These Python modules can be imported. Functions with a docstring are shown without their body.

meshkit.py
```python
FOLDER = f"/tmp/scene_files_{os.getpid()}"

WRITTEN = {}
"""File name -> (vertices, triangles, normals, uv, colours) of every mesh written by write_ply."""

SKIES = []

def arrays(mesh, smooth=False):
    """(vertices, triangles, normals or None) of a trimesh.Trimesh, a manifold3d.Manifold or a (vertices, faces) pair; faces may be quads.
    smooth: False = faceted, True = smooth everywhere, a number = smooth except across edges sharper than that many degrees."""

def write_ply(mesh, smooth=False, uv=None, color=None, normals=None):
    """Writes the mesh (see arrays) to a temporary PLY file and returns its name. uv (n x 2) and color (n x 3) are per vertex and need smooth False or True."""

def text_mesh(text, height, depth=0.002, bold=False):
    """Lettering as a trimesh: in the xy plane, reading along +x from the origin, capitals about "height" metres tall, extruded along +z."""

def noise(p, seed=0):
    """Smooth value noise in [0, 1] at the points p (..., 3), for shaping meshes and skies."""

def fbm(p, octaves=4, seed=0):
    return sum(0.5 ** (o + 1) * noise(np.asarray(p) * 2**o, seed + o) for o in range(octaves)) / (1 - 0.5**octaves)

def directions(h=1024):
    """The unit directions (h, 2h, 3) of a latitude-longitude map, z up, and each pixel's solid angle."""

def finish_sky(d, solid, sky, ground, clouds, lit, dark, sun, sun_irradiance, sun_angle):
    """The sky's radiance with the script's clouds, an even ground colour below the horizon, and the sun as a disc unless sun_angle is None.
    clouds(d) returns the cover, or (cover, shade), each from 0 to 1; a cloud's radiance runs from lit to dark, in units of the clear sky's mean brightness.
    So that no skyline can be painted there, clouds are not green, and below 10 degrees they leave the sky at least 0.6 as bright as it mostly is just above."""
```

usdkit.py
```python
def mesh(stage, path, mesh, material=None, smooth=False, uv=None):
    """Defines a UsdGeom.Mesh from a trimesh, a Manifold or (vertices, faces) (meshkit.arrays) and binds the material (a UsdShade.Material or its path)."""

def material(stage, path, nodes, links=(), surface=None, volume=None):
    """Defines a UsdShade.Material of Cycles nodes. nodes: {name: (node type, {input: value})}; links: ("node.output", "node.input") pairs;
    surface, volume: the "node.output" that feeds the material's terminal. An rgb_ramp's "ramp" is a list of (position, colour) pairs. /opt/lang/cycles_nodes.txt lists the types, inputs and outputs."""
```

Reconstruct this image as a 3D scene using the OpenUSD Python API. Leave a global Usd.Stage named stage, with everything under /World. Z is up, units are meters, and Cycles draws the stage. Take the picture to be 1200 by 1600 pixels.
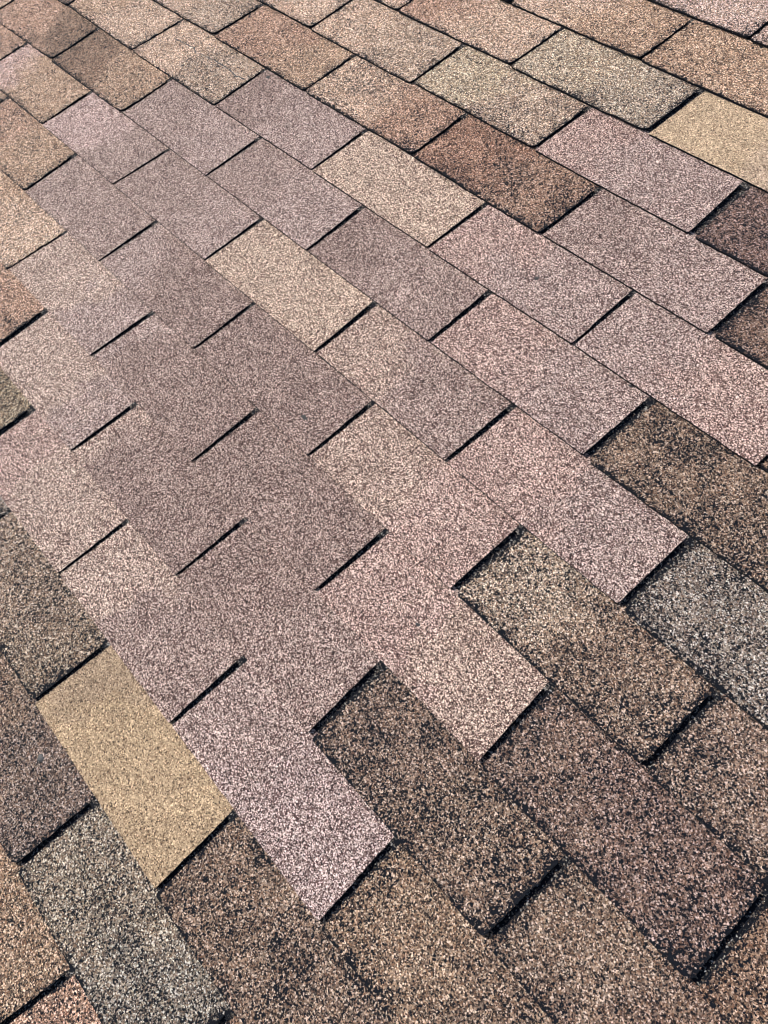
import math, random
import numpy as np
import usdkit, meshkit
from pxr import Usd, UsdGeom, UsdLux, UsdShade, Gf, Sdf, Vt

stage = Usd.Stage.CreateInMemory()
UsdGeom.SetStageUpAxis(stage, UsdGeom.Tokens.z)
UsdGeom.SetStageMetersPerUnit(stage, 1.0)
UsdGeom.Xform.Define(stage, '/World')
UsdGeom.Scope.Define(stage, '/World/Looks')

# ------------------------------------------------------------------ roof frame, camera, sky, sun
PITCH = math.radians(18.43)                      # a 4-in-12 roof
ROOF_Z = 3.2                                     # height of the roof point (u, v) = (0, 0)
CP, SP = math.cos(PITCH), math.sin(PITCH)
def to_world(d):                                 # roof (along course u, up slope v, normal n) -> world direction
    u, v, n = d
    return np.array([u, CP * v - SP * n, SP * v + CP * n])

CAM = np.array([1.0877, -0.14868, 0.97865])
RIGHT = np.array([0.65550604, 0.72266015, -0.21925816])
DOWN = np.array([0.60236322, -0.6754446, -0.42536237])
FWD = np.array([-0.45548917, 0.14675455, -0.87806191])
cam = UsdGeom.Camera.Define(stage, '/World/camera')
cam.CreateHorizontalApertureAttr(24.0)
cam.CreateVerticalApertureAttr(32.0)
cam.CreateFocalLengthAttr(24.0 * 1266.19 / 1200.0)
cam.CreateClippingRangeAttr(Gf.Vec2f(0.02, 500))
cam.CreateExposureAttr(0.6)
xr, yu, zb = to_world(RIGHT), -to_world(DOWN), -to_world(FWD)
cp = to_world(CAM) + [0, 0, ROOF_Z]
M4 = Gf.Matrix4d(*[float(a) for a in (*xr, 0, *yu, 0, *zb, 0, *cp, 1)])
cam.AddTransformOp().Set(M4)

SUN_ROOF = np.array([-0.80, -0.16, 0.62])
sun = to_world(SUN_ROOF / np.linalg.norm(SUN_ROOF))
SUN_EL, SUN_ROT = math.asin(sun[2]), math.atan2(sun[0], sun[1])
usdkit.material(stage, '/World/Looks/sky_look', {
    's': ('sky_texture', {'sky_type': 'single_scattering', 'sun_disc': False, 'sun_elevation': SUN_EL, 'sun_rotation': SUN_ROT}),
    'b': ('background_shader', {'strength': 0.09})}, [('s.color', 'b.color')], surface='b.background')
dome = UsdLux.DomeLight.Define(stage, '/World/sky')
UsdShade.MaterialBindingAPI.Apply(dome.GetPrim()).Bind(UsdShade.Material.Get(stage, '/World/Looks/sky_look'))
dome.GetPrim().SetCustomDataByKey('kind', 'structure')
sl = UsdLux.DistantLight.Define(stage, '/World/sun')
sl.CreateIntensityAttr(1.15); sl.CreateAngleAttr(0.5); sl.CreateNormalizeAttr(True)
sl.CreateColorAttr(Gf.Vec3f(1.0, 0.945, 0.87))
zc = sun; xc = np.cross([0, 0, 1], zc); xc /= np.linalg.norm(xc); yc = np.cross(zc, xc)
sl.AddTransformOp().Set(Gf.Matrix4d(*[float(a) for a in (*xc, 0, *yc, 0, *zc, 0, 0, 0, 20, 1)]))

# ------------------------------------------------------------------ materials
def srgb(c):
    c = np.asarray(c, float) / 255.0
    c = c.mean() + (c - c.mean()) * 0.88         # the granules' own hues add to this
    return np.where(c <= 0.04045, c / 12.92, ((c + 0.055) / 1.055) ** 2.4)

def granules(name, palette, size, bump, pit_size, pit_cell):
    """Mineral granules pressed into asphalt. The mesh gives 'tint' (the blend of that piece) and 'wear' (share of granules lost)."""
    nodes = {
        'co': ('texture_coordinate', {}),
        'wob': ('noise_texture', {'scale': 900.0, 'detail': 0.0}),
        'wadd': ('vector_math', {'math_type': 'multiply_add', 'vector2': (0.0012,) * 3}),
        'vo': ('voronoi_texture', {'scale': 1.0 / size}),
        'sep': ('separate_color', {}),
        'ramp': ('rgb_ramp', {'ramp': palette, 'interpolate': False}),
        'tint': ('attribute', {'attribute': 'tint'}),
        'wear': ('attribute', {'attribute': 'wear'}),
        'mul': ('mix_color', {'blend_type': 'multiply', 'fac': 1.0, 'use_clamp': False}),
        'jit': ('map_range', {'from_min': 0.0, 'from_max': 1.0, 'to_min': 0.80, 'to_max': 1.20}),
        'mul2': ('vector_math', {'math_type': 'scale'}),
        # slow, blotchy weathering
        'big': ('noise_texture', {'scale': 22.0, 'detail': 4.0, 'roughness': 0.6}),
        'bigr': ('map_range', {'from_min': 0.3, 'from_max': 0.7, 'to_min': 0.88, 'to_max': 1.12}),
        'mul3': ('vector_math', {'math_type': 'scale'}),
        # granules lost: single cells, gathered in blotches
        'vp': ('voronoi_texture', {'scale': 1.0 / pit_cell}),
        'sp': ('separate_color', {}),
        'blob': ('noise_texture', {'scale': 1.0 / pit_size, 'detail': 3.0, 'roughness': 0.65}),
        'blobr': ('map_range', {'from_min': 0.28, 'from_max': 0.72, 'to_min': 0.0, 'to_max': 1.0, 'clamp': True}),
        'mx': ('mix_float', {'fac': 0.44}),
        'less': ('math', {'math_type': 'subtract'}),
        'sm': ('map_range', {'from_min': -0.02, 'from_max': 0.02, 'to_min': 0.0, 'to_max': 1.0, 'clamp': True}),
        'asph': ('color', {'value': (0.006, 0.0075, 0.012)}),
        'fin': ('mix_color', {'use_clamp': False}),
        'hd': ('map_range', {'from_min': 0.0, 'from_max': 0.75, 'to_min': 1.0, 'to_max': 0.0, 'clamp': True}),
        'hj': ('math', {'math_type': 'multiply_add', 'value2': 0.8}),
        'hp': ('math', {'math_type': 'multiply_add', 'value2': -1.1}),
        'ge': ('geometry', {}),
        'fc': ('vector_math', {'math_type': 'subtract', 'vector2': (0.5, 0.5, 0.5)}),
        'fa': ('vector_math', {'math_type': 'multiply_add', 'vector2': (0.45, 0.45, 0.45)}),
        'fn': ('vector_math', {'math_type': 'normalize'}),
        'cl': ('noise_texture', {'scale': 190.0, 'detail': 2.0, 'roughness': 0.6}),
        'clr': ('map_range', {'from_min': 0.3, 'from_max': 0.7, 'to_min': 0.84, 'to_max': 1.16}),
        'clm': ('math', {'math_type': 'multiply'}),
        'bu': ('bump', {'strength': 1.0, 'distance': bump}),
        'p': ('principled_bsdf', {'roughness': 0.7, 'specular_ior_level': 0.10}),
    }
    links = [('co.object', 'wob.vector'), ('wob.color', 'wadd.vector1'), ('co.object', 'wadd.vector3'), ('wadd.vector', 'vo.vector'),
             ('vo.color', 'sep.color'), ('sep.r', 'ramp.fac'), ('ramp.color', 'mul.a'), ('tint.color', 'mul.b'),
             ('sep.g', 'jit.value'), ('mul.result', 'mul2.vector1'), ('jit.result', 'mul2.scale'),
             ('co.object', 'big.vector'), ('big.fac', 'bigr.value'), ('mul2.vector', 'mul3.vector1'), ('bigr.result', 'clm.value1'), ('co.object', 'cl.vector'), ('cl.fac', 'clr.value'), ('clr.result', 'clm.value2'), ('clm.value', 'mul3.scale'),
             ('vo.color', 'fc.vector1'), ('fc.vector', 'fa.vector1'), ('ge.normal', 'fa.vector3'), ('fa.vector', 'fn.vector1'), ('fn.vector', 'bu.normal'),
             ('co.object', 'blob.vector'), ('blob.fac', 'blobr.value'), ('wadd.vector', 'vp.vector'), ('vp.color', 'sp.color'), ('sp.b', 'mx.a'), ('blobr.result', 'mx.b'),
             ('wear.fac', 'less.value1'), ('mx.result', 'less.value2'), ('less.value', 'sm.value'),
             ('sm.result', 'fin.fac'), ('mul3.vector', 'fin.a'), ('asph.color', 'fin.b'), ('fin.result', 'p.base_color'),
             ('vo.distance', 'hd.value'), ('sep.g', 'hj.value1'), ('hd.result', 'hj.value3'), ('sm.result', 'hp.value1'), ('hj.value', 'hp.value3'),
             ('hp.value', 'bu.height'), ('bu.normal', 'p.normal')]
    return usdkit.material(stage, f'/World/Looks/{name}', nodes, links, surface='p.BSDF')

def neutral(pal, desat=1.0):                     # the palette as a whole is neutral, so that 'tint' is the mean colour
    pos = np.array([p for p, _ in pal] + [1.0]); col = np.array([c for _, c in pal])
    mean = (col * np.diff(pos)[:, None]).sum(0)
    return [(p, tuple(np.array(c) / mean)) for p, c in pal]
NEW_PAL = neutral([(0.0, (2.9, 2.8, 2.65)), (0.20, (1.8, 1.62, 1.5)), (0.34, (1.0, 0.88, 0.82)), (0.50, (0.55, 0.40, 0.38)), (0.66, (0.30, 0.20, 0.20)), (0.84, (0.13, 0.11, 0.12))])
OLD_PAL = neutral([(0.0, (3.1, 3.0, 2.8)), (0.12, (1.9, 1.6, 1.3)), (0.30, (1.05, 0.95, 0.85)), (0.50, (0.85, 0.60, 0.45)), (0.64, (0.45, 0.36, 0.33)), (0.80, (0.12, 0.12, 0.13))])
SOFT_PAL = neutral([(0.0, (2.0, 1.9, 1.75)), (0.15, (1.3, 1.22, 1.1)), (0.45, (1.0, 0.92, 0.85)), (0.70, (0.70, 0.58, 0.50)), (0.88, (0.25, 0.22, 0.22))])
MAT = {'fine': granules('sandy_granules', SOFT_PAL, 0.0014, 0.0004, 0.010, 0.0016),
       'new': granules('new_granules', NEW_PAL, 0.0013, 0.0005, 0.010, 0.0014),
       'old': granules('weathered_granules', OLD_PAL, 0.0015, 0.0006, 0.007, 0.0021)}
usdkit.material(stage, '/World/Looks/asphalt', {
    'co': ('texture_coordinate', {}), 'n': ('noise_texture', {'scale': 700.0, 'detail': 3.0}),
    'r': ('rgb_ramp', {'ramp': [(0.3, (0.008, 0.009, 0.012)), (0.7, (0.03, 0.03, 0.034))]}),
    'b': ('bump', {'distance': 0.0008}), 'p': ('principled_bsdf', {'roughness': 0.55})},
    [('co.object', 'n.vector'), ('n.fac', 'r.fac'), ('r.color', 'p.base_color'), ('n.fac', 'b.height'), ('b.normal', 'p.normal')], surface='p.BSDF')
usdkit.material(stage, '/World/Looks/plywood', {
    'co': ('texture_coordinate', {}), 'm': ('mapping', {'scale': (1.0, 14.0, 14.0)}), 'n': ('noise_texture', {'scale': 5.0, 'detail': 5.0}),
    'r': ('rgb_ramp', {'ramp': [(0.3, (0.20, 0.13, 0.07)), (0.7, (0.36, 0.26, 0.16))]}), 'p': ('principled_bsdf', {'roughness': 0.8})},
    [('co.object', 'm.vector'), ('m.vector', 'n.vector'), ('n.fac', 'r.fac'), ('r.color', 'p.base_color')], surface='p.BSDF')
usdkit.material(stage, '/World/Looks/lawn', {
    'co': ('texture_coordinate', {}), 'n': ('noise_texture', {'scale': 1.7, 'detail': 8.0, 'roughness': 0.7}),
    'r': ('rgb_ramp', {'ramp': [(0.3, (0.025, 0.045, 0.012)), (0.7, (0.07, 0.10, 0.03))]}), 'p': ('principled_bsdf', {'roughness': 0.9})},
    [('co.object', 'n.vector'), ('n.fac', 'r.fac'), ('r.color', 'p.base_color')], surface='p.BSDF')

# ------------------------------------------------------------------ helpers
def define(path, v, f, material, tint=None, wear=None, label=None, kind=None):
    m = UsdGeom.Mesh.Define(stage, path)
    v = np.asarray(v, np.float32); f = np.asarray(f, np.int32)
    m.CreatePointsAttr(Vt.Vec3fArray.FromNumpy(v))
    m.CreateFaceVertexCountsAttr(Vt.IntArray.FromNumpy(np.full(len(f), f.shape[1], np.int32)))
    m.CreateFaceVertexIndicesAttr(Vt.IntArray.FromNumpy(f.ravel()))
    m.CreateSubdivisionSchemeAttr('none')
    api = UsdGeom.PrimvarsAPI(m)
    if tint is not None:
        api.CreatePrimvar('tint', Sdf.ValueTypeNames.Color3fArray, 'vertex').Set(Vt.Vec3fArray.FromNumpy(np.asarray(tint, np.float32)))
        api.CreatePrimvar('wear', Sdf.ValueTypeNames.FloatArray, 'vertex').Set(Vt.FloatArray.FromNumpy(np.asarray(wear, np.float32)))
    if isinstance(material, str):
        material = UsdShade.Material.Get(stage, '/World/Looks/' + material)
    UsdShade.MaterialBindingAPI.Apply(m.GetPrim()).Bind(material)
    if label: m.GetPrim().SetCustomDataByKey('label', label)
    if kind: m.GetPrim().SetCustomDataByKey('kind', kind)
    return m

COUNT = {}
def numbered(parent, name):
    k = COUNT.get((parent, name), 0); COUNT[(parent, name)] = k + 1
    return f'{parent}/{name}' + (f'_{k:03d}' if k else '')

# ------------------------------------------------------------------ ground and roof
g = 300.0
gr = define('/World/ground', [(-g, -g, 0), (g, -g, 0), (g, g, 0), (-g, g, 0)], [(0, 1, 2, 3)], 'lawn')
gr.GetPrim().SetCustomDataByKey('kind', 'structure')

ROOF = '/World/shingle_roof'
roof = UsdGeom.Xform.Define(stage, ROOF)
roof.AddTranslateOp().Set(Gf.Vec3d(0, 0, ROOF_Z)); roof.AddRotateXOp().Set(math.degrees(PITCH))
roof.GetPrim().SetCustomDataByKey('kind', 'thing')
roof.GetPrim().SetCustomDataByKey('label', 'weathered tan and brown asphalt shingle roof repaired with a patch of newer pinkish grey shingles')
roof.GetPrim().SetCustomDataByKey('category', 'roof')

W, E, T = 0.3048, 0.127, 0.0039                  # tab width, exposure, rise of one course over the next
# where the slots between the tabs are, at their lower and upper end, course by course (m along the course)
SLOT = {(1, -3): (-0.9249, -0.9159), (2, -3): (-0.7935, -0.7889), (3, -2): (-0.6411, -0.6225), (4, -2): (-0.5059, -0.4908), (5, -1): (-0.3291, -0.3198), (1, -2): (-0.6274, -0.6188), (2, -2): (-0.4914, -0.4852), (3, -1): (-0.3273, -0.3225), (4, -1): (-0.197, -0.1878), (0, -2): (-0.4834, -0.4821), (1, -1): (-0.3315, -0.3149), (2, -1): (-0.1846, -0.1776), (3, 0): (-0.0201, -0.013), (-1, -1): (-0.3296, -0.3137), (0, -1): (-0.1856, -0.1773), (1, 0): (-0.0168, -0.0092), (2, 0): (0.1194, 0.1219), (6, 0): (0.0977, 0.1087), (7, 1): (0.2812, 0.2881), (5, 0): (-0.0264, -0.0202), (4, 0): (0.1093, 0.1156), (5, 1): (0.2756, 0.2827), (6, 1): (0.4033, 0.4104), (3, 1): (0.2832, 0.2919), (4, 1): (0.4104, 0.4186), (5, 2): (0.5881, 0.5882), (-1, 0): (-0.0164, -0.0053), (0, 0): (0.124, 0.1287), (1, 1): (0.2927, 0.2939), (-2, 0): (0.1201, 0.1281), (-1, 1): (0.2948, 0.2992), (0, 1): (0.4277, 0.4314), (2, 1): (0.4203, 0.4246), (3, 2): (0.5901, 0.5934), (4, 2): (0.7226, 0.7263), (1, 2): (0.5883, 0.5947), (2, 2): (0.724, 0.7306), (-3, 1): (0.287, 0.2945), (-2, 1): (0.4278, 0.4333), (-1, 2): (0.5969, 0.6015), (-4, 1): (0.4252, 0.433), (-3, 2): (0.5925, 0.595), (-2, 2): (0.7351, 0.7339), (0, 2): (0.7288, 0.7337), (1, 3): (0.8946, 0.8989), (-1, 3): (0.9068, 0.9019), (0, 3): (1.038, 1.0407), (-5, 2): (0.5914, 0.5989), (-4, 2): (0.7411, 0.7384), (-3, 3): (0.9042, 0.8993), (-6, 3): (0.7241, 0.7411), (-2, 3): (1.0401, 1.0457), (-1, 4): (1.207, 1.2037)}
OFF = {-6: -0.5746, -5: -0.0429, -4: 0.4112, -3: -0.0405, -2: 0.414, -1: -0.038, 0: 0.4072, 1: -0.0511, 2: 0.3966, 3: -0.0529, 4: 0.3726, 5: -0.0824, 6: 0.3378, 7: -0.0703}
def off(c):
    if c in OFF: return OFF[c]
    k = 6 + (c % 2) if c > 7 else (-4 - (c % 2))
    return OFF[k] - 0.011 * (c - k)
def slot(c, n):
    if (c, n) in SLOT: return SLOT[(c, n)]
    u = (n + off(c)) * W
    return (u - 0.002, u + 0.002)

# the tabs in view. kind, tone at the left end, tone at the right end, where it changes, granules lost at the left and at the right
MAUVE, MAUVE2, PINK, PEACH, PEACH2, DUSK = (168, 143, 135), (178, 153, 146), (190, 158, 148), (190, 162, 147), (198, 170, 152), (157, 132, 124)
TAN, REDTAN, BROWN, PURPLE, GREY, GTAN, YELLOW, RED, OLIVE = (182, 150, 127), (178, 142, 122), (144, 116, 98), (140, 112, 104), (150, 136, 126), (184, 158, 139), (194, 164, 130), (152, 116, 101), (146, 131, 112)
LPEACH, LPINK, STRIP = (198, 167, 146), (194, 165, 152), (194, 167, 153)
TAB = {
 (8,1): ('old', GTAN, LPINK, .5, .1, .1), (8,2): ('old', LPINK, LPINK, .5, .1, .1), (8,0): ('old', LPEACH, LPEACH, .5, .1, .1),
 (7,0): ('old', LPEACH, LPEACH, .5, .1, .1), (7,1): ('old', LPEACH, TAN, .5, .10, .12), (7,2): ('old', TAN, TAN, .5, .16, .14), (7,3): ('old', TAN, TAN, .5, .14, .12),
 (6,-1): ('old', LPEACH, LPEACH, .5, .12, .12), (6,0): ('old', REDTAN, LPEACH, .4, .12, .12), (6,1): ('old', (188, 166, 144), (180, 160, 142), .6, .14, .17), (6,2): ('fine', (206, 176, 144), (204, 175, 150), .6, .04, .04),
 (5,-1): ('old', REDTAN, LPEACH, .5, .14, .12), (5,0): ('old', LPEACH, GTAN, .4, .15, .14), (5,1): ('old', (190, 168, 144), GTAN, .5, .18, .17), (5,2): ('new', PINK, MAUVE2, .3, .02, .03), (5,3): ('old', (136, 110, 102), (136, 110, 102), .5, .30, .30),
 (4,-2): ('old', LPEACH, GTAN, .5, .14, .16), (4,-1): ('old', REDTAN, TAN, .6, .17, .22), (4,0): ('old', LPEACH, REDTAN, .5, .20, .26), (4,1): ('old', (158, 122, 104), (164, 132, 114), .6, .22, .26), (4,2): ('new', MAUVE, MAUVE2, .4, .05, .04), (4,3): ('old', (140, 114, 102), BROWN, .5, .30, .30),
 (3,-3): ('old', TAN, BROWN, .5, .16, .18), (3,-2): ('old', TAN, LPEACH, .4, .13, .14), (3,-1): ('old', LPEACH, GTAN, .5, .14, .2), (3,0): ('new', DUSK, MAUVE2, .35, .05, .03), (3,1): ('new', PEACH2, PEACH2, .5, .02, .02), (3,2): ('new', PINK, MAUVE2, .4, .02, .02), (3,3): ('new', MAUVE2, PINK, .5, .02, .02), (3,4): ('old', BROWN, BROWN, .5, .3, .3),
 (2,-4): ('old', BROWN, TAN, .5, .16, .18), (2,-3): ('old', REDTAN, BROWN, .6, .16, .20), (2,-2): ('old', BROWN, TAN, .5, .2, .2), (2,-1): ('new', MAUVE, MAUVE2, .5, .04, .02), (2,0): ('new', MAUVE, MAUVE2, .5, .04, .02), (2,1): ('new', DUSK, MAUVE, .35, .04, .03), (2,2): ('new', PINK, MAUVE2, .5, .02, .03), (2,3): ('old', (146, 122, 106), (148, 124, 108), .5, .31, .29), (2,4): ('old', BROWN, BROWN, .5, .3, .3),
 (1,-3): ('old', REDTAN, REDTAN, .5, .16, .18), (1,-2): ('old', PINK, TAN, .3, .14, .14), (1,-1): ('new', (196, 166, 160), MAUVE, .55, .02, .03), (1,0): ('new', MAUVE, MAUVE2, .6, .03, .02), (1,1): ('new', PEACH2, PEACH2, .5, .02, .02), (1,2): ('new', PEACH, MAUVE, .4, .02, .03), (1,3): ('new', PINK, MAUVE2, .5, .02, .02), (1,4): ('old', GREY, GREY, .5, .30, .22), (1,5): ('old', GREY, BROWN, .5, .3, .3),
 (0,-3): ('old', TAN, TAN, .5, .16, .18), (0,-2): ('old', REDTAN, TAN, .4, .22, .2), (0,-1): ('new', MAUVE, MAUVE, .5, .04, .04), (0,0): ('new', MAUVE2, DUSK, .3, .03, .04), (0,1): ('new', DUSK, DUSK, .5, .04, .04), (0,2): ('new', PEACH, PINK, .5, .03, .02), (0,3): ('old', (176, 154, 136), (152, 128, 112), .35, .29, .25), (0,4): ('old', (150, 126, 112), (148, 124, 108), .5, .26, .26), (0,5): ('old', BROWN, BROWN, .5, .28, .26),
 (-1,-1): ('old', TAN, LPEACH, .5, .16, .15), (-1,0): ('new', STRIP, MAUVE2, .62, .02, .02), (-1,1): ('new', MAUVE2, DUSK, .10, .03, .04), (-1,2): ('new', DUSK, DUSK, .5, .05, .04), (-1,3): ('new', PINK, PEACH, .5, .02, .01), (-1,4): ('old', (142, 118, 106), (140, 115, 105), .4, .27, .30), (-1,5): ('old', BROWN, BROWN, .5, .28, .28),
 (-2,-1): ('old', REDTAN, REDTAN, .5, .22, .2), (-2,0): ('new', STRIP, MAUVE2, .72, .02, .02), (-2,1): ('new', STRIP, DUSK, .12, .02, .04), (-2,2): ('new', DUSK, MAUVE, .5, .04, .03), (-2,3): ('old', (148, 124, 110), (150, 126, 110), .5, .32, .27), (-2,4): ('old', (150, 126, 110), (142, 116, 102), .4, .25, .30), (-2,5): ('old', BROWN, BROWN, .5, .28, .28),
 (-3,0): ('old', (154, 134, 112), (154, 134, 112), .5, .24, .26), (-3,1): ('new', PINK, STRIP, .35, .03, .02), (-3,2): ('new', STRIP, MAUVE, .42, .02, .03), (-3,3): ('new', MAUVE2, (180, 156, 152), .4, .02, .01), (-3,4): ('old', (158, 132, 112), (144, 120, 104), .5, .24, .27), (-3,5): ('old', BROWN, BROWN, .5, .28, .28),
 (-4,0): ('old', OLIVE, GREY, .5, .28, .3), (-4,1): ('old', (158, 136, 120), (154, 134, 116), .7, .27, .30), (-4,2): ('fine', (176, 149, 122), YELLOW, .16, .08, .05), (-4,3): ('old', (148, 124, 108), (150, 126, 110), .5, .32, .29), (-4,4): ('old', BROWN, BROWN, .5, .3, .3),
 (-5,2): ('old', (148, 124, 108), (138, 118, 108), .5, .25, .27), (-5,3): ('old', (156, 140, 124), (150, 138, 126), .5, .28, .29), (-5,4): ('old', BROWN, BROWN, .5, .28, .28), (-5,1): ('old', BROWN, BROWN, .5, .26, .26),
 (-6,3): ('old', (160, 128, 108), (164, 136, 114), .4, .22, .22), (-6,4): ('old', REDTAN, REDTAN, .5, .24, .24), (-6,2): ('old', REDTAN, REDTAN, .5, .24, .24),
}
ALBEDO = 0.66                                    # reflectance of a tone, as a share of how bright it looks in full sun
HALF = {'fine': (0.0022, 0.0034), 'new': (0.0025, 0.0042), 'old': (0.0022, 0.0034)}
# extra setback of a tab's right or left end (chipped or trimmed ends), metres
BACK_R = {(-2,-1): 0.006, (-3,0): 0.004, (6,1): 0.002}
BACK_L = {(2,3): 0.006, (5,3): 0.007, (4,3): 0.005, (0,3): 0.004, (1,4): 0.003, (-2,3): 0.003, (-3,0): 0.0}

def waviness(u, v):                              # the deck is never quite flat
    p = np.stack([u * 2.3, v * 2.3, np.zeros_like(u)], -1)
    return (meshkit.fbm(p, 3, 5) - 0.5) * 0.006
def plane(c, u, v):
    return -T / E * (v - c * E) + waviness(u, v)

def graded(n, L, edge):                          # positions 0..L, finer next to both ends
    inner = np.linspace(edge[-1], L - edge[-1], n)
    return np.r_[edge[:-1], inner, L - np.array(edge[:-1])[::-1]]

def jag(x, seed, amp, freq):
    p = np.stack([x * freq, np.full_like(x, seed * 7.13), np.full_like(x, seed * 3.7)], -1)
    return (meshkit.fbm(p, 3, seed % 97) - 0.5) * 2 * amp

def key_of(col): return col[0] - col[2] < 46

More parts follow.
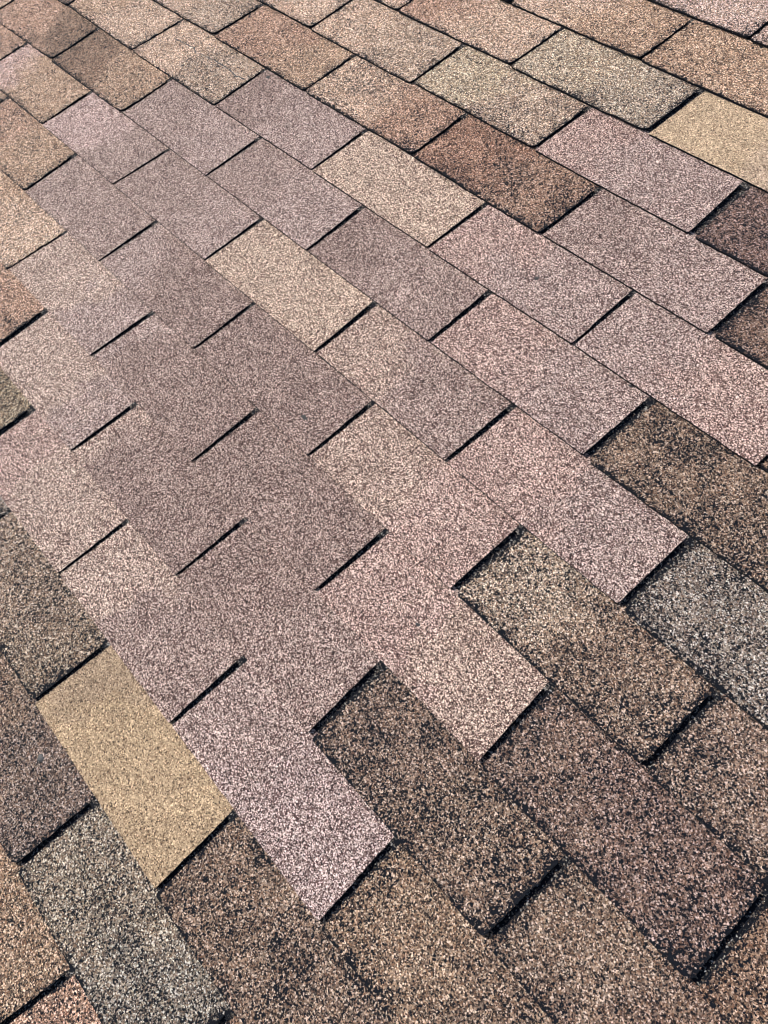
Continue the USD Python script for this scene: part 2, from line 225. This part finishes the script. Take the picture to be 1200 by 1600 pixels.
def tab_mesh(c, n, spec, fine=True):
    kind, cl, cr, split, wl, wr = spec
    rnd = random.Random(c * 1000 + n * 17 + 5)
    seed = (c * 131 + n * 37) % 9973
    hb, ht = HALF[kind]
    old = kind == 'old'
    wl_, wr_ = (random.Random(c * 77 + k * 13 + 3).uniform(.85, 1.3) for k in (n - 1, n))
    if old and c <= 1 and n >= 2: hb, ht = hb + .0012, ht + .0014
    l0, l1 = slot(c, n - 1); r0, r1 = slot(c, n)
    over = 0.018
    H = E + over
    edge = [0, .0015, .004, .008, .014, .022]
    a = graded(56 if fine else 6, 1.0, [e / W for e in edge])
    b = np.r_[[0, .0015, .004, .008, .014, .022], np.linspace(.028, E - .010, 24 if fine else 3), E - 0.004, E + .004, H] / E
    A, B = np.meshgrid(a, b)                     # rows: up the slope
    bb = np.clip(B, 0, 1)
    left = l0 + (l1 - l0) * bb + (hb + (ht - hb) * bb) * wl_ + BACK_L.get((c, n), 0)
    right = r0 + (r1 - r0) * bb - (hb + (ht - hb) * bb) * wr_ - BACK_R.get((c, n), 0)
    amp = 0.0021 if old else 0.0011
    vv = b * E
    left += jag(vv, seed + 1, amp, 110)[:, None]; right += jag(vv, seed + 2, amp, 110)[:, None]
    rad = rnd.uniform(.006, .012) if old else .0015      # worn corner
    rr = np.clip(rad - B * E, 0, rad); cut = rad - np.sqrt(np.maximum(rad * rad - rr * rr, 0))
    left += cut * (0.5 if old else 1); right -= cut
    U = left + (right - left) * A
    dv0 = rnd.uniform(-.0016, .0016) * (1 if old else .4); rot = rnd.uniform(-.004, .004) * (1 if old else .3)
    V = B * E + dv0 * (1 - bb) + rot * (A - .5) * (1 - bb)
    V += (jag(a * W + n * W, seed + 3, amp * .9, 80)[None, :]) * np.clip(1 - B * 4, 0, 1)
    V += c * E
    Z = plane(c, U, c * E + B * E)
    Z = Z - np.clip((B - 0.97) / (H / E - .97), 0, 1) ** .5 * 0.0006           # pressed under the next course
    lift = (rnd.uniform(.0004, .0030) if old else rnd.uniform(.0002, .0012))
    cornr, cornl = rnd.random() ** 2 * (.0025 if old else .0006), rnd.random() ** 2 * (.0015 if old else .0005)
    fall = np.clip(1 - B / .45, 0, 1) ** 1.6
    Z = Z + fall * (lift * (0.5 + jag(a * W + n, seed + 9, 1.0, 14)[None, :]).clip(0) + cornr * A ** 5 + cornl * (1 - A) ** 5)
    # tone: one blend runs into the next somewhere along the strip
    p = np.stack([U * 26, V * 26, np.zeros_like(U)], -1)
    wob = meshkit.fbm(p, 3, 11) - .5
    t = np.clip((A + wob * .5 + (B - .5) * rnd.uniform(-.25, .25) - split) / (.17 if c <= -1 and not old else .30) + .5, 0, 1); t = t * t * (3 - 2 * t)
    if not old and key_of(cl) and key_of(cr):    # one delivery: the blends differ little
        cl, cr = (tuple(np.array(x) * .80 + np.array((176, 150, 141)) * .20) for x in (cl, cr))
    tint = (srgb(cl) * (1 - t)[..., None] + srgb(cr) * t[..., None]) * ALBEDO * (1.0 if not old else 1.12)
    wear = wl + (wr - wl) * A
    du = np.minimum(U - left, right - U); dvb = B * E
    d = np.minimum(du, dvb)
    rag = meshkit.fbm(np.stack([U * 90, V * 90, np.zeros_like(U)], -1), 3, 3)
    if old:
        wear = wear + .04 + (wob * .42)
        wear += (.50 if c >= 3 else .44) * np.exp(-d / .0030) * (0.1 + 1.6 * rag * rag) + .20 * np.exp(-(right - U) / .011) * (rag + .1) + .08 * np.exp(-dvb / .014) + .30 * np.exp(-dvb / .0035) * (rag * rag * 2)
    else:
        wear += .42 * np.exp(-d / .0018) * rag
    wear = np.minimum(wear, .74)
    nr, nc = A.shape
    verts = [np.stack([U, V, Z], -1).reshape(-1, 3)]; tints = [tint.reshape(-1, 3)]; wears = [wear.ravel()]
    idx = np.arange(nr * nc).reshape(nr, nc)
    faces = [np.stack([idx[:-1, :-1], idx[:-1, 1:], idx[1:, 1:], idx[1:, :-1]], -1).reshape(-1, 4)]
    # the cut edges: left side down, butt, right side up
    ring = np.r_[idx[::-1, 0], idx[0, 1:], idx[1:, -1]]
    base = len(verts[0])
    top = verts[0][ring]; low = top.copy(); low[:, 2] = low[:, 2] - (T if not old else T + .0002) + 0.0003
    m = len(ring); isb = np.zeros(m, bool); isb[nr:nr + nc - 2] = True
    wv = np.where(isb, (.95 if c >= 0 else .75) if not old else (.80 if c >= 3 else .84), .85 if not old or c >= 2 else .7)
    for part, extra in ((top, 0), (low, .2)):
        verts.append(part); tints.append(tints[0][ring]); wears.append(wv + extra)
    k = np.arange(m - 1)
    faces.append(np.stack([base + k, base + m + k, base + m + k + 1, base + k + 1], -1))
    # underside
    li = base + m + np.arange(nr); ri = base + 2 * m - nr + np.arange(nr)
    lb = li[::-1]
    q = np.arange(nr - 1)
    faces.append(np.stack([lb[q], lb[q + 1], ri[q + 1], ri[q]], -1))
    faces.append(np.array([[idx[-1, 0], idx[-1, -1], ri[-1], lb[-1]]]))
    return np.concatenate(verts), np.concatenate(faces), np.concatenate(tints), np.clip(np.concatenate(wears), 0, 1.2)

def describe(spec, key):
    if key == (-4, 2): return 'clean yellow tan shingle tab among weathered brown ones'
    if key == (6, 2): return 'clean pale yellow shingle tab'
    if key == (3, -1): return 'tan shingle tab with a jagged crack along it'
    return 'newer pinkish grey shingle tab of the repair patch' if spec[0] == 'new' else None  # alike pieces of the old roof need none

for key in sorted(TAB):
    c, n = key; spec = TAB[key]
    v, f, t, w = tab_mesh(c, n, spec)
    define(numbered(ROOF, 'shingle_tab'), v, f, MAT[spec[0]], t, w, label=describe(spec, key))

# the rest of the slope, out of the picture: joined
rng = random.Random(4)
C0, C1, U0, U1 = -24, 30, -4.6, 5.2
vs, fs, ts, ws, nb = [], [], [], [], 0
tones = [TAN, REDTAN, BROWN, GTAN, LPEACH, GREY, PURPLE]
for c in range(C0, C1):
    for n in range(int(U0 / W) - 1, int(U1 / W) + 2):
        if (c, n) in TAB: continue
        ca, cb = rng.choice(tones), rng.choice(tones)
        v, f, t, w = tab_mesh(c, n, ('old', ca, cb, rng.random(), rng.uniform(.14, .3), rng.uniform(.14, .3)), fine=False)
        vs.append(v); fs.append(f + nb); ts.append(t); ws.append(w); nb += len(v)
define(ROOF + '/surrounding_shingles', np.concatenate(vs), np.concatenate(fs), MAT['old'], np.concatenate(ts), np.concatenate(ws), kind='stuff')

# the uncut upper half of every course, seen only in the slots of the course above
for c in range(C0 - 1, C1):
    u = np.linspace(U0 - W, U1 + W, 160); v = np.array([c * E + E - .012, c * E + 1.5 * E, c * E + 2 * E + .012])
    Ug, Vg = np.meshgrid(u, v)
    Z = plane(c, Ug, Vg) - .0004
    nr, nc = Ug.shape
    pts = np.stack([Ug, Vg, Z], -1).reshape(-1, 3)
    idx = np.arange(nr * nc).reshape(nr, nc)
    fc = np.stack([idx[:-1, :-1], idx[:-1, 1:], idx[1:, 1:], idx[1:, :-1]], -1).reshape(-1, 4)
    tn = np.tile(srgb((120, 112, 106)) * ALBEDO, (len(pts), 1))
    define(numbered(ROOF, 'shingle_headlap'), pts, fc, MAT['old'], tn, np.full(len(pts), .60))

# the boards under it all
bx0, bx1, by0, by1, bz0, bz1 = U0 - W * 1.2, U1 + W * 1.2, C0 * E - .05, (C1 + 1) * E, -.045, -.016
bv = [(x, y, z) for z in (bz0, bz1) for y in (by0, by1) for x in (bx0, bx1)]
define(ROOF + '/roof_deck', bv, [(0, 2, 3, 1), (4, 5, 7, 6), (0, 1, 5, 4), (2, 6, 7, 3), (0, 4, 6, 2), (1, 3, 7, 5)], 'plywood')

# ------------------------------------------------------------------ loose granules washed into the slots and against the butts
rg = np.random.default_rng(8)
octv = np.array([(1, 0, 0), (-1, 0, 0), (0, 1, 0), (0, -1, 0), (0, 0, 1), (0, 0, -1)], float)
octf = np.array([(0, 2, 4), (2, 1, 4), (1, 3, 4), (3, 0, 4), (2, 0, 5), (1, 2, 5), (3, 1, 5), (0, 3, 5)])
PG = []
for (c, n), spec in TAB.items():
    r0, r1 = slot(c, n)
    for k in range(26):
        b_ = rg.random(); u = r0 + (r1 - r0) * b_ + rg.normal() * .0028; v = c * E + b_ * E
        PG.append((c - 1, u, v, rg.uniform(.0004, .0009), .0002))
    for k in range(30 if spec[0] == 'old' else 10):
        u = r0 - rg.random() * W; v = c * E - abs(rg.normal()) * .004 - .001
        PG.append((c - 1, u, v, rg.uniform(.0004, .0009), .0003))
cc, uu, vv_, ss, dz = np.array(PG).T
zz = plane(cc, uu, vv_) + dz + ss * .4
n_ = len(PG)
rot = rg.normal(size=(n_, 3, 3)); rot, _ = np.linalg.qr(rot)
GV = np.einsum('nij,kj->nki', rot, octv) * ss[:, None, None] * rg.uniform(.7, 1.2, (n_, 6, 1)) + np.stack([uu, vv_, zz], -1)[:, None]
GF = octf[None] + (np.arange(n_) * 6)[:, None, None]
gt = np.array([srgb((205, 185, 170)), srgb((170, 135, 115)), srgb((120, 95, 90)), srgb((190, 180, 175))])[rg.integers(0, 4, n_)] * ALBEDO
define(ROOF + '/loose_granules', GV.reshape(-1, 3), GF.reshape(-1, 3), MAT['old'], np.repeat(gt, 6, 0), np.zeros(n_ * 6), kind='stuff')

# ------------------------------------------------------------------ small marks on single tabs
from scipy.interpolate import LinearNDInterpolator
TABPATH = {k: ROOF + '/shingle_tab' + (f'_{i:03d}' if i else '') for i, k in enumerate(sorted(TAB))}
def surface(key):
    v = tab_mesh(*key, TAB[key])[0]
    nb_ = 42 * 20
    return LinearNDInterpolator(v[:, :2], v[:, 2])
def spot(key, u, v, ru, rv, name='tar_spot', seed=0, h=.0009):
    S = surface(key); r_ = random.Random(seed); k = 18
    ring = [(u + ru * math.cos(q) * r, v + rv * math.sin(q) * r) for q, r in ((2 * math.pi * i / k, r_.uniform(.55, 1.1)) for i in range(k))]
    inner = [(u + (x - u) * .55, v + (y - v) * .55) for x, y in ring]
    P = [(x, y, float(S(x, y)) + .0001) for x, y in ring] + [(x, y, float(S(x, y)) + h * r_.uniform(.6, 1.1)) for x, y in inner] + [(u, v, float(S(u, v)) + h)]
    F = []
    for i in range(k):
        q = (i + 1) % k
        F += [(i, q, k + q), (i, k + q, k + i), (k + i, k + q, 2 * k)]
    define(numbered(TABPATH[key], name), P, F, 'asphalt')
def crack(key, pts, width, seed=0, name='crack', look='asphalt'):
    S = surface(key); r_ = random.Random(seed); P, F = [], []
    fine = []
    for (x0, y0), (x1, y1) in zip(pts[:-1], pts[1:]):
        for i in range(4):
            t = i / 4; fine.append((x0 + (x1 - x0) * t + r_.uniform(-1, 1) * .0008, y0 + (y1 - y0) * t + r_.uniform(-1, 1) * .0008))
    fine.append(pts[-1])
    for i, (x, y) in enumerate(fine):
        a, b = fine[max(i - 1, 0)], fine[min(i + 1, len(fine) - 1)]
        d = np.array([b[0] - a[0], b[1] - a[1]]); d /= np.linalg.norm(d); w = width * r_.uniform(.4, 1.3) * .5
        for s_, hh in ((1, .0005), (-1, .0002)):
            qx, qy = x - d[1] * w * s_, y + d[0] * w * s_
            P.append((qx, qy, float(S(qx, qy)) + hh))
    F = [(2 * i, 2 * i + 1, 2 * i + 3, 2 * i + 2) for i in range(len(fine) - 1)]
    define(numbered(TABPATH[key], name), P, F, look)
crack((3, -1), [(-0.5845, 0.4576), (-0.5594, 0.4605), (-0.5199, 0.4643), (-0.5, 0.4572), (-0.4713, 0.4609), (-0.4456, 0.465), (-0.4099, 0.4641), (-0.3913, 0.4644), (-0.3595, 0.4601), (-0.335, 0.4652)], .0022, 3)
spot((0, 1), 0.3712, 0.0386, 0.0085, 0.0038, seed=475)
spot((-5, 2), 0.4967, -0.5415, 0.007, 0.006, seed=60)
spot((3, 2), 0.4645, 0.4395, 0.005, 0.004, seed=838)
spot((1, 2), 0.4457, 0.34, 0.004, 0.003, seed=752)
spot((2, 2), 0.6959, 0.379, 0.0035, 0.003, seed=985)
spot((-1, 3), 0.7304, -0.0627, 0.0045, 0.003, seed=652)
spot((3, 0), -0.2979, 0.4959, 0.006, 0.005, seed=418)
usdkit.material(stage, '/World/Looks/glass_fibre', {'p': ('principled_bsdf', {'base_color': (.16, .18, .2), 'roughness': .5})}, surface='p.BSDF')
crack((-1, 4), [(1.2021, -0.0422), (1.201, -0.0199)], .0011, 0, 'torn_fibre', 'glass_fibre')
crack((-1, 4), [(1.2086, -0.0644), (1.2068, -0.0405)], .0011, 1, 'torn_fibre', 'glass_fibre')
crack((-1, 4), [(1.2021, -0.0785), (1.203, -0.062)], .0011, 2, 'torn_fibre', 'glass_fibre')
